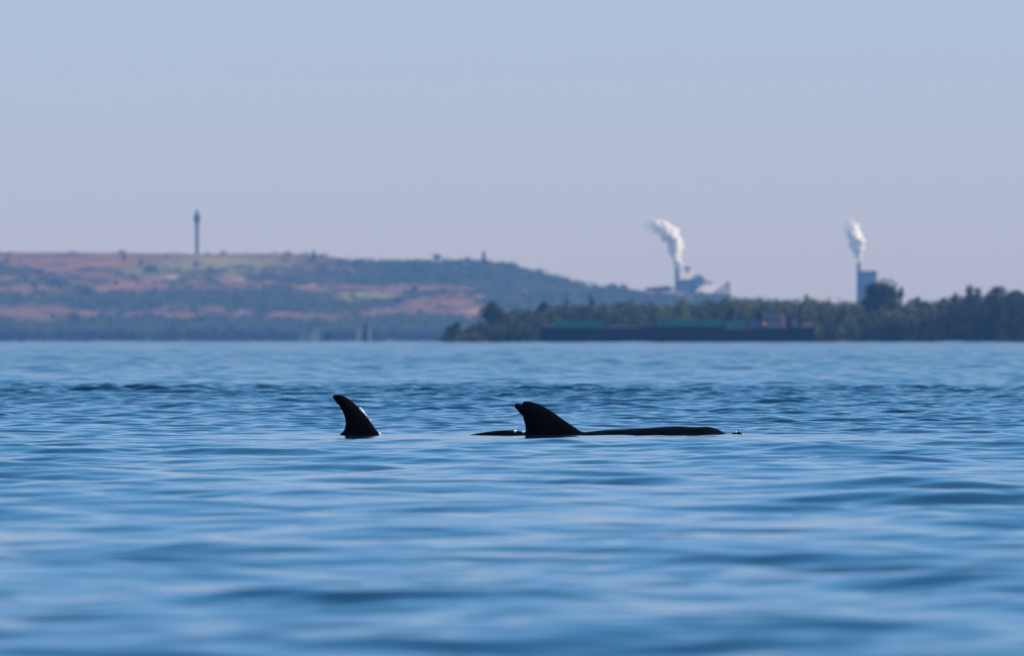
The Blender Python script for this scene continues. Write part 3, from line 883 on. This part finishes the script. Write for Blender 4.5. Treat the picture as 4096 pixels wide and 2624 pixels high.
# work boat with deckhouse at the right end
c = 3078
t = empty('work_boat', (bx_(c), YB, 0), 'black-hulled work boat at the right end with a grey deckhouse and dark mast', 'boat')
o = bx_(c)
def b_(px): return bx_(px) - o
m_ = MB()
m_.prism([(b_(2905), -.6), (b_(3250), -.6), (b_(3258), .5), (b_(3257), bz_(1312)), (b_(3060), bz_(1313)), (b_(2900), bz_(1318)), (b_(2899), .5)], -4, 4)
m_.build('hull', M['hull'], t)
m_ = MB(); m_.box(b_(2902), b_(3256), -4.12, -4.0, bz_(1324), bz_(1321)); m_.build('rubbing_strake', M['black'], t)
m_ = MB(); m_.box(b_(2910), b_(3250), -4.06, -4.0, .02, .3); m_.build('boot_stripe', M['rust'], t)
m_ = MB()
for (a, b2, y1) in ((2905, 2938, 1309), (2945, 2985, 1307), (2990, 3010, 1310), (3014, 3046, 1305)):
    m_.box(b_(a), b_(b2), -3, 1.5, bz_(1319), bz_(y1))
m_.build('deck_cargo', M['deckmix'], t)
m_ = MB(); m_.box(b_(2900), b_(2988), -1.5, 3.5, bz_(1318), bz_(1284)); m_.build('hatch', M['cover'], t)
m_ = MB(); m_.box(b_(3057), b_(3126), -2.6, 2.8, bz_(1314), bz_(1262)); m_.box(b_(3066), b_(3120), -2.0, 2.2, bz_(1261.9), bz_(1242)); dh = m_.build('deckhouse', M['grey'], t)
m_ = MB(); m_.box(b_(3063), b_(3123), -2.3, 2.5, bz_(1242), bz_(1239)); m_.build('roof', M['grey'], dh)
for k in range(5):
    m_ = MB(); m_.box(b_(3070 + k * 10), b_(3077 + k * 10), -2.06, -1.98, bz_(1254), bz_(1246)); m_.build('window', M['glass'], dh)
for k in range(5):
    m_ = MB(); m_.box(b_(3064 + k * 12), b_(3070 + k * 12), -2.66, -2.58, bz_(1282), bz_(1273)); m_.build('window', M['glass'], dh)
m_ = MB(); m_.prism([(b_(3128), bz_(1313)), (b_(3141), bz_(1313)), (b_(3139), bz_(1280)), (b_(3133), bz_(1256)), (b_(3126.3), bz_(1258))], -2.2, -.4); m_.build('ventilator', M['orange'], t)
m_ = MB(); m_.box(b_(3144), b_(3166), -2, 1, bz_(1313), bz_(1264)); m_.tube([(b_(3155), -.5, bz_(1264)), (b_(3155), -.5, bz_(1257))], .3, 8); m_.build('engine_casing', M['black'], t)
m_ = MB(); m_.prism([(b_(3168), bz_(1305)), (b_(3196), bz_(1305)), (b_(3192), bz_(1290)), (b_(3178), bz_(1270)), (b_(3170), bz_(1270))], -2, 1); m_.build('stairway', M['grey'], t)
m_ = MB(); m_.tube([(b_(3202), 0, bz_(1313)), (b_(3202), 0, bz_(1218))], [.42, .34], 10); m_.tube([(b_(3202), 0, bz_(1236)), (b_(3214), 0, bz_(1226))], .1, 6); m_.tube([(b_(3196), 0, bz_(1228)), (b_(3208), 0, bz_(1228))], .12, 6); m_.build('mast', M['black'], t)
m_ = MB(); m_.box(b_(3204), b_(3255), -3.2, 2, bz_(1312), bz_(1291)); m_.box(b_(3208), b_(3246), -2.5, 2, bz_(1290.9), bz_(1287)); m_.build('stern_cabin', M['deckmix'], t)
m_ = MB(); m_.ball((b_(3052), -3, bz_(1297)), .5, 2); m_.build('buoy', M['orange'], t, True)
m_ = MB(); m_.prism([(b_(2992), bz_(1316)), (b_(3050), bz_(1316)), (b_(3050), bz_(1290)), (b_(3040), bz_(1276)), (b_(3008), bz_(1276))], -1.4, 2.4); m_.build('winch_house', M['grey'], t)
m_ = MB(); m_.tube([(b_(2966), 0, bz_(1284)), (b_(2966), 0, bz_(1224))], [.42, .36], 10); m_.tube([(b_(2966), 0, bz_(1228)), (b_(2966), 0, bz_(1223))], .5, 10); m_.build('funnel', M['black'], t)
m_ = MB(); m_.box(b_(3018), b_(3052), -1, 1.5, bz_(1275.9), bz_(1262)); m_.prism([(b_(3026), bz_(1262)), (b_(3048), bz_(1262)), (b_(3040), bz_(1246)), (b_(3034), bz_(1246))], -1, 1); m_.build('winch', M['black'], t)
m_ = MB(); m_.tube([(b_(2900 + 5), -3.8, bz_(1318)), (b_(2905), -3.8, bz_(1310))], .05, 6)
for k in range(34): m_.box(b_(2908 + k * 10), b_(2908 + k * 10) + .05, -3.9, -3.85, bz_(1317), bz_(1306))
m_.box(b_(2906), b_(3252), -3.92, -3.86, bz_(1306.5), bz_(1305.5)); m_.build('railing', M['grey'], t)

# excavator standing on the middle barge's cover / hatch
t = empty('deck_crane', (bx_(2905), YB, bz_(1284)), 'dark deck crane with folded boom standing between the covers', 'crane')
o = bx_(2905); zb = bz_(1284)
m_ = MB(); m_.box(b_(2882), b_(2930), -1.2, 1.2, 0, bz_(1272) - zb); m_.build('base', M['black'], t)
m_ = MB(); m_.box(b_(2908), b_(2934), -1, 1, bz_(1272) - zb, bz_(1240) - zb); m_.build('cab', M['black'], t)
m_ = MB(); m_.tube([(b_(2912), 0, bz_(1268) - zb), (b_(2886), 0, bz_(1232) - zb), (b_(2874), 0, bz_(1262) - zb)], [.34, .26, .2], 8); m_.tube([(b_(2926), 0, bz_(1240) - zb), (b_(2914), 0, bz_(1222) - zb), (b_(2888), 0, bz_(1232) - zb)], [.24, .2, .2], 8); m_.build('boom', M['black'], t)

# ------------------------------------------------------------------ dolphins
PXM = 69.0 / FPX
def densify(pts, step):
    out = []
    n_ = len(pts)
    for i in range(n_):
        a = Vector(pts[i]); b = Vector(pts[(i + 1) % n_])
        k = max(1, int((b - a).length / step))
        for q in range(k): out.append(a.lerp(b, q / k))
    return out
def catmull(pts, k=4):
    out = []
    P = [Vector(p) for p in pts]
    for i in range(len(P) - 1):
        p0 = P[max(i - 1, 0)]; p1 = P[i]; p2 = P[i + 1]; p3 = P[min(i + 2, len(P) - 1)]
        for q in range(k):
            t_ = q / k
            out.append(.5 * ((2 * p1) + (-p0 + p2) * t_ + (2 * p0 - 5 * p1 + 4 * p2 - p3) * t_ * t_ + (-p0 + 3 * p1 - 3 * p2 + p3) * t_ ** 3))
    out.append(P[-1])
    return out
def seg_dist(p, poly):
    best = 1e9
    for i in range(len(poly)):
        a = poly[i]; b = poly[(i + 1) % len(poly)]
        ab = b - a; t_ = max(0, min(1, (p - a).dot(ab) / max(1e-12, ab.length_squared)))
        best = min(best, (p - a - ab * t_).length)
    return best
def inside(p, poly):
    c = False
    for i in range(len(poly)):
        a = poly[i]; b = poly[i - 1]
        if (a.y > p.y) != (b.y > p.y) and p.x < (b.x - a.x) * (p.y - a.y) / (b.y - a.y) + a.x: c = not c
    return c
def inflate(outline, step, tmax, k):
    """lens-shaped solid from a flat outline: returns verts (u, v, w) and faces"""
    poly = densify(outline, step * .7)
    n_ = len(poly)
    xs_ = [p.x for p in poly]; ys_ = [p.y for p in poly]
    pts = list(poly)
    y = min(ys_) + step * .5; j = 0
    while y < max(ys_):
        x = min(xs_) + (step * .5 if j % 2 else 0)
        while x < max(xs_):
            p = Vector((x, y))
            if inside(p, poly) and seg_dist(p, poly) > step * .45: pts.append(p)
            x += step
        y += step * .87; j += 1
    res = delaunay_2d_cdt(pts, [(i, (i + 1) % n_) for i in range(n_)], [], 1, 1e-7)
    v2, f2 = res[0], res[2]
    V_ = []; top = []; bot = []
    for p in v2:
        d = seg_dist(p, poly)
        w_ = 0 if d < 1e-5 else tmax * (1 - math.exp(-(d / k))) + tmax * .25 * math.sqrt(min(1, d / k))
        if w_ == 0:
            V_.append((p.x, p.y, 0)); top.append(len(V_) - 1); bot.append(len(V_) - 1)
        else:
            V_.append((p.x, p.y, -w_)); top.append(len(V_) - 1)
            V_.append((p.x, p.y, w_)); bot.append(len(V_) - 1)
    F_ = []
    for f in f2:
        F_.append(tuple(top[i] for i in f)); F_.append(tuple(bot[i] for i in reversed(f)))
    return V_, F_

def dolphin(label, fin_px, rings, x_ref, glint_drops, flip_z, group=None):
    e = empty('dolphin', (fx(x_ref, 69.0), 69.0, 0), label, 'dolphin', 'dolphins swimming at the surface')
    Xl = lambda px: (px - x_ref) * PXM
    Zl = lambda py: (1741 - py) * PXM
    mb = MB()
    # trunk: rings (px, top py, half height, y offset)
    path = []
    R_ = catmull([(Xl(a), Zl(b) - c, c, d) for a, b, c, d in rings], 5)
    n_ = 28
    vs_ = []; fs_ = []
    for q in R_:
        x, zc, r, yo = q
        r = max(r, .004)
        for k in range(n_):
            a = 2 * math.pi * k / n_
            ww = r * .95 * math.cos(a)
            vs_.append((x, yo + ww, zc + r * math.sin(a)))
    m_n = len(R_)
    for i in range(m_n - 1):
        for k in range(n_): fs_.append((i * n_ + k, i * n_ + (k + 1) % n_, (i + 1) * n_ + (k + 1) % n_, (i + 1) * n_ + k))
    fs_.append(tuple(range(n_ - 1, -1, -1))); fs_.append(tuple((m_n - 1) * n_ + k for k in range(n_)))
    mb.poly(vs_, fs_)
    # dorsal fin
    V_, F_ = inflate([Vector((Xl(a), Zl(b))) for a, b in fin_px], .0065, .014, .03)
    mb.poly([(u, w_, v) for u, v, w_ in V_], F_)
    # flukes and flippers, under water
    tx, tz, tyo = R_[0][0], R_[0][1], R_[0][3]
    fl = [(.06, 0), (.02, .07), (-.05, .17), (-.15, .27), (-.17, .26), (-.12, .14), (-.10, .04), (-.08, 0), (-.10, -.04), (-.12, -.14), (-.17, -.26), (-.15, -.27), (-.05, -.17), (.02, -.07)]
    V_, F_ = inflate([Vector(p) for p in fl], .02, .012, .03)
    mb.poly([(tx + u, tyo + v, tz + w_) for u, v, w_ in V_], F_)
    for s in (-1, 1):
        hx = Xl(flip_z[0]); hz = Zl(flip_z[1])
        pf = [(.0, 0), (-.02, .06), (-.10, .17), (-.19, .25), (-.21, .24), (-.19, .16), (-.16, .06), (-.14, 0)]
        V_, F_ = inflate([Vector(p) for p in pf], .02, .010, .025)
        mb.poly([(hx + u, s * (.12 + v * .8), hz - v * .6 + w_) for u, v, w_ in V_], F_)
    mb.build('body', M['skin'], e, True)
    for (px, py, r, yo) in glint_drops:  # white beads standing in for the glints on fin and back
        d = MB(); d.ball((Xl(px), yo - .002, Zl(py)), r * PXM * 1.5, 2, squash=(1, .8, 1.25)); d.build('droplet_glint', M['glint_drop'], e, True)
    return e

fin1 = catmull([(1318, 1800), (1326, 1760), (1341.6, 1743.5), (1357, 1737.7), (1372.7, 1726), (1379.5, 1712), (1382.5, 1694.8), (1380.5, 1675), (1374.7, 1655.8), (1370, 1645), (1366, 1639), (1363.5, 1636), (1361, 1628), (1357.5, 1623.5), (1353.5, 1617.5), (1349, 1616),
                (1339.6, 1601), (1332.8, 1593.5), (1331.4, 1586.5), (1335.7, 1580.8), (1347.4, 1579), (1365, 1580.8), (1386.4, 1590.6), (1409.7, 1607), (1435, 1630.5), (1464.3, 1663.6),
                (1483.8, 1689), (1501.3, 1714.3), (1517, 1733.8), (1540, 1765), (1560, 1800)], 3)
fin2 = catmull([(2085, 1800), (2103, 1770), (2102.5, 1745), (2101.7, 1705.4), (2098, 1691), (2093.8, 1675.6), (2092.5, 1668.5), (2087.7, 1659.8), (2077, 1651), (2070, 1640.5), (2067.5, 1637), (2063, 1635.5), (2059.6, 1628),
                (2060.5, 1619.5), (2065, 1614), (2070, 1613), (2077, 1616), (2084, 1617.5), (2089.5, 1618), (2091.2, 1611), (2094.7, 1607.5), (2105, 1605.4), (2121, 1607), (2140, 1612.4), (2163, 1621),
                (2189.4, 1635), (2219, 1653.6), (2249, 1675.6), (2280.6, 1696.6), (2308.7, 1716), (2325, 1726), (2351, 1732), (2380, 1760), (2380, 1800)], 3)

rings2 = [(1440, 1850, .03, .25), (1520, 1838, .045, .22), (1640, 1806, .07, .18), (1760, 1768, .09, .14), (1840, 1750, .105, .12), (1880, 1740, .115, .11), (1940, 1729, .13, .09), (2020, 1721, .145, .07), (2085, 1725, .165, .03),
          (2130, 1737, .19, .0), (2220, 1738, .22, 0), (2330, 1729, .235, 0), (2422, 1720, .24, 0), (2536, 1715, .235, 0), (2628, 1710, .22, 0), (2710, 1705, .195, 0), (2765, 1708, .175, 0),
          (2795, 1708.5, .165, 0), (2829, 1706.5, .15, 0), (2857, 1712.5, .125, 0), (2881, 1722, .085, 0), (2898, 1732, .055, 0), (2915, 1738, .04, 0), (2935, 1731, .028, 0), (2950, 1727, .02, 0), (2962, 1730, .014, 0), (2969, 1735, .006, 0)]
dolphin('dolphin on the right with a notched dorsal fin and long dark back above water', fin2, rings2, 2210,
        [(2058, 1724.5, 3.2, -.02), (2064, 1722.5, 2.4, -.05), (2092, 1727, 2.8, -.03), (2943, 1727.5, 2.6, -.02)], (2640, 1840))
sh = 2210 - 1430
rings1 = [(a - sh, max(b, 0) + (28 if a < 2960 else 28), c, d) for a, b, c, d in
          [(1440, 1850, .03, 0), (1520, 1838, .045, 0), (1640, 1806, .07, 0), (1760, 1778, .09, 0), (1880, 1755, .115, 0), (2020, 1733, .155, 0), (2130, 1726, .19, 0), (2220, 1723, .22, 0), (2330, 1723, .235, 0), (2422, 1722, .24, 0),
           (2536, 1724, .235, 0), (2628, 1730, .22, 0), (2710, 1738, .195, 0), (2795, 1752, .165, 0), (2829, 1758, .15, 0), (2857, 1768, .125, 0), (2881, 1784, .085, 0), (2898, 1798, .05, 0), (2935, 1808, .028, 0), (2960, 1814, .018, 0), (2969, 1818, .006, 0)]]
dolphin('dolphin on the left showing only its smooth pointed curved dorsal fin', fin1, rings1, 1430,
        [(1439.5, 1634.5, 3.4, -.002), (1443.5, 1638, 3.0, -.003), (1446.5, 1641.5, 3.6, -.003), (1450.5, 1646, 3.2, -.003), (1454.5, 1650.5, 3.0, -.003), (1460.5, 1657, 2.5, -.003), (1465, 1662, 2.4, -.003), (1480.5, 1682, 2.8, -.003), (1517.5, 1735, 4.0, -.004)],
        (1430 + 430, 1870))

# ------------------------------------------------------------------ haze
hz = MB()
hz.box(-7050, 7050, -650, 12850, -2.0, 150)
hmat = bpy.data.materials.new('haze'); hmat.use_nodes = True
n = hmat.node_tree
n.nodes.remove(n.nodes['Principled BSDF'])
pv = n.nodes.new('ShaderNodeVolumePrincipled')
pv.inputs['Color'].default_value = (0.21, 0.475, 1.0, 1)
pv.inputs['Density'].default_value = 6.2e-5
pv.inputs['Absorption Color'].default_value = (1, 1, 1, 1)
n.links.new(pv.outputs[0], n.nodes['Material Output'].inputs['Volume'])
ho = hz.build('haze', hmat)
tag(ho, kind='stuff')
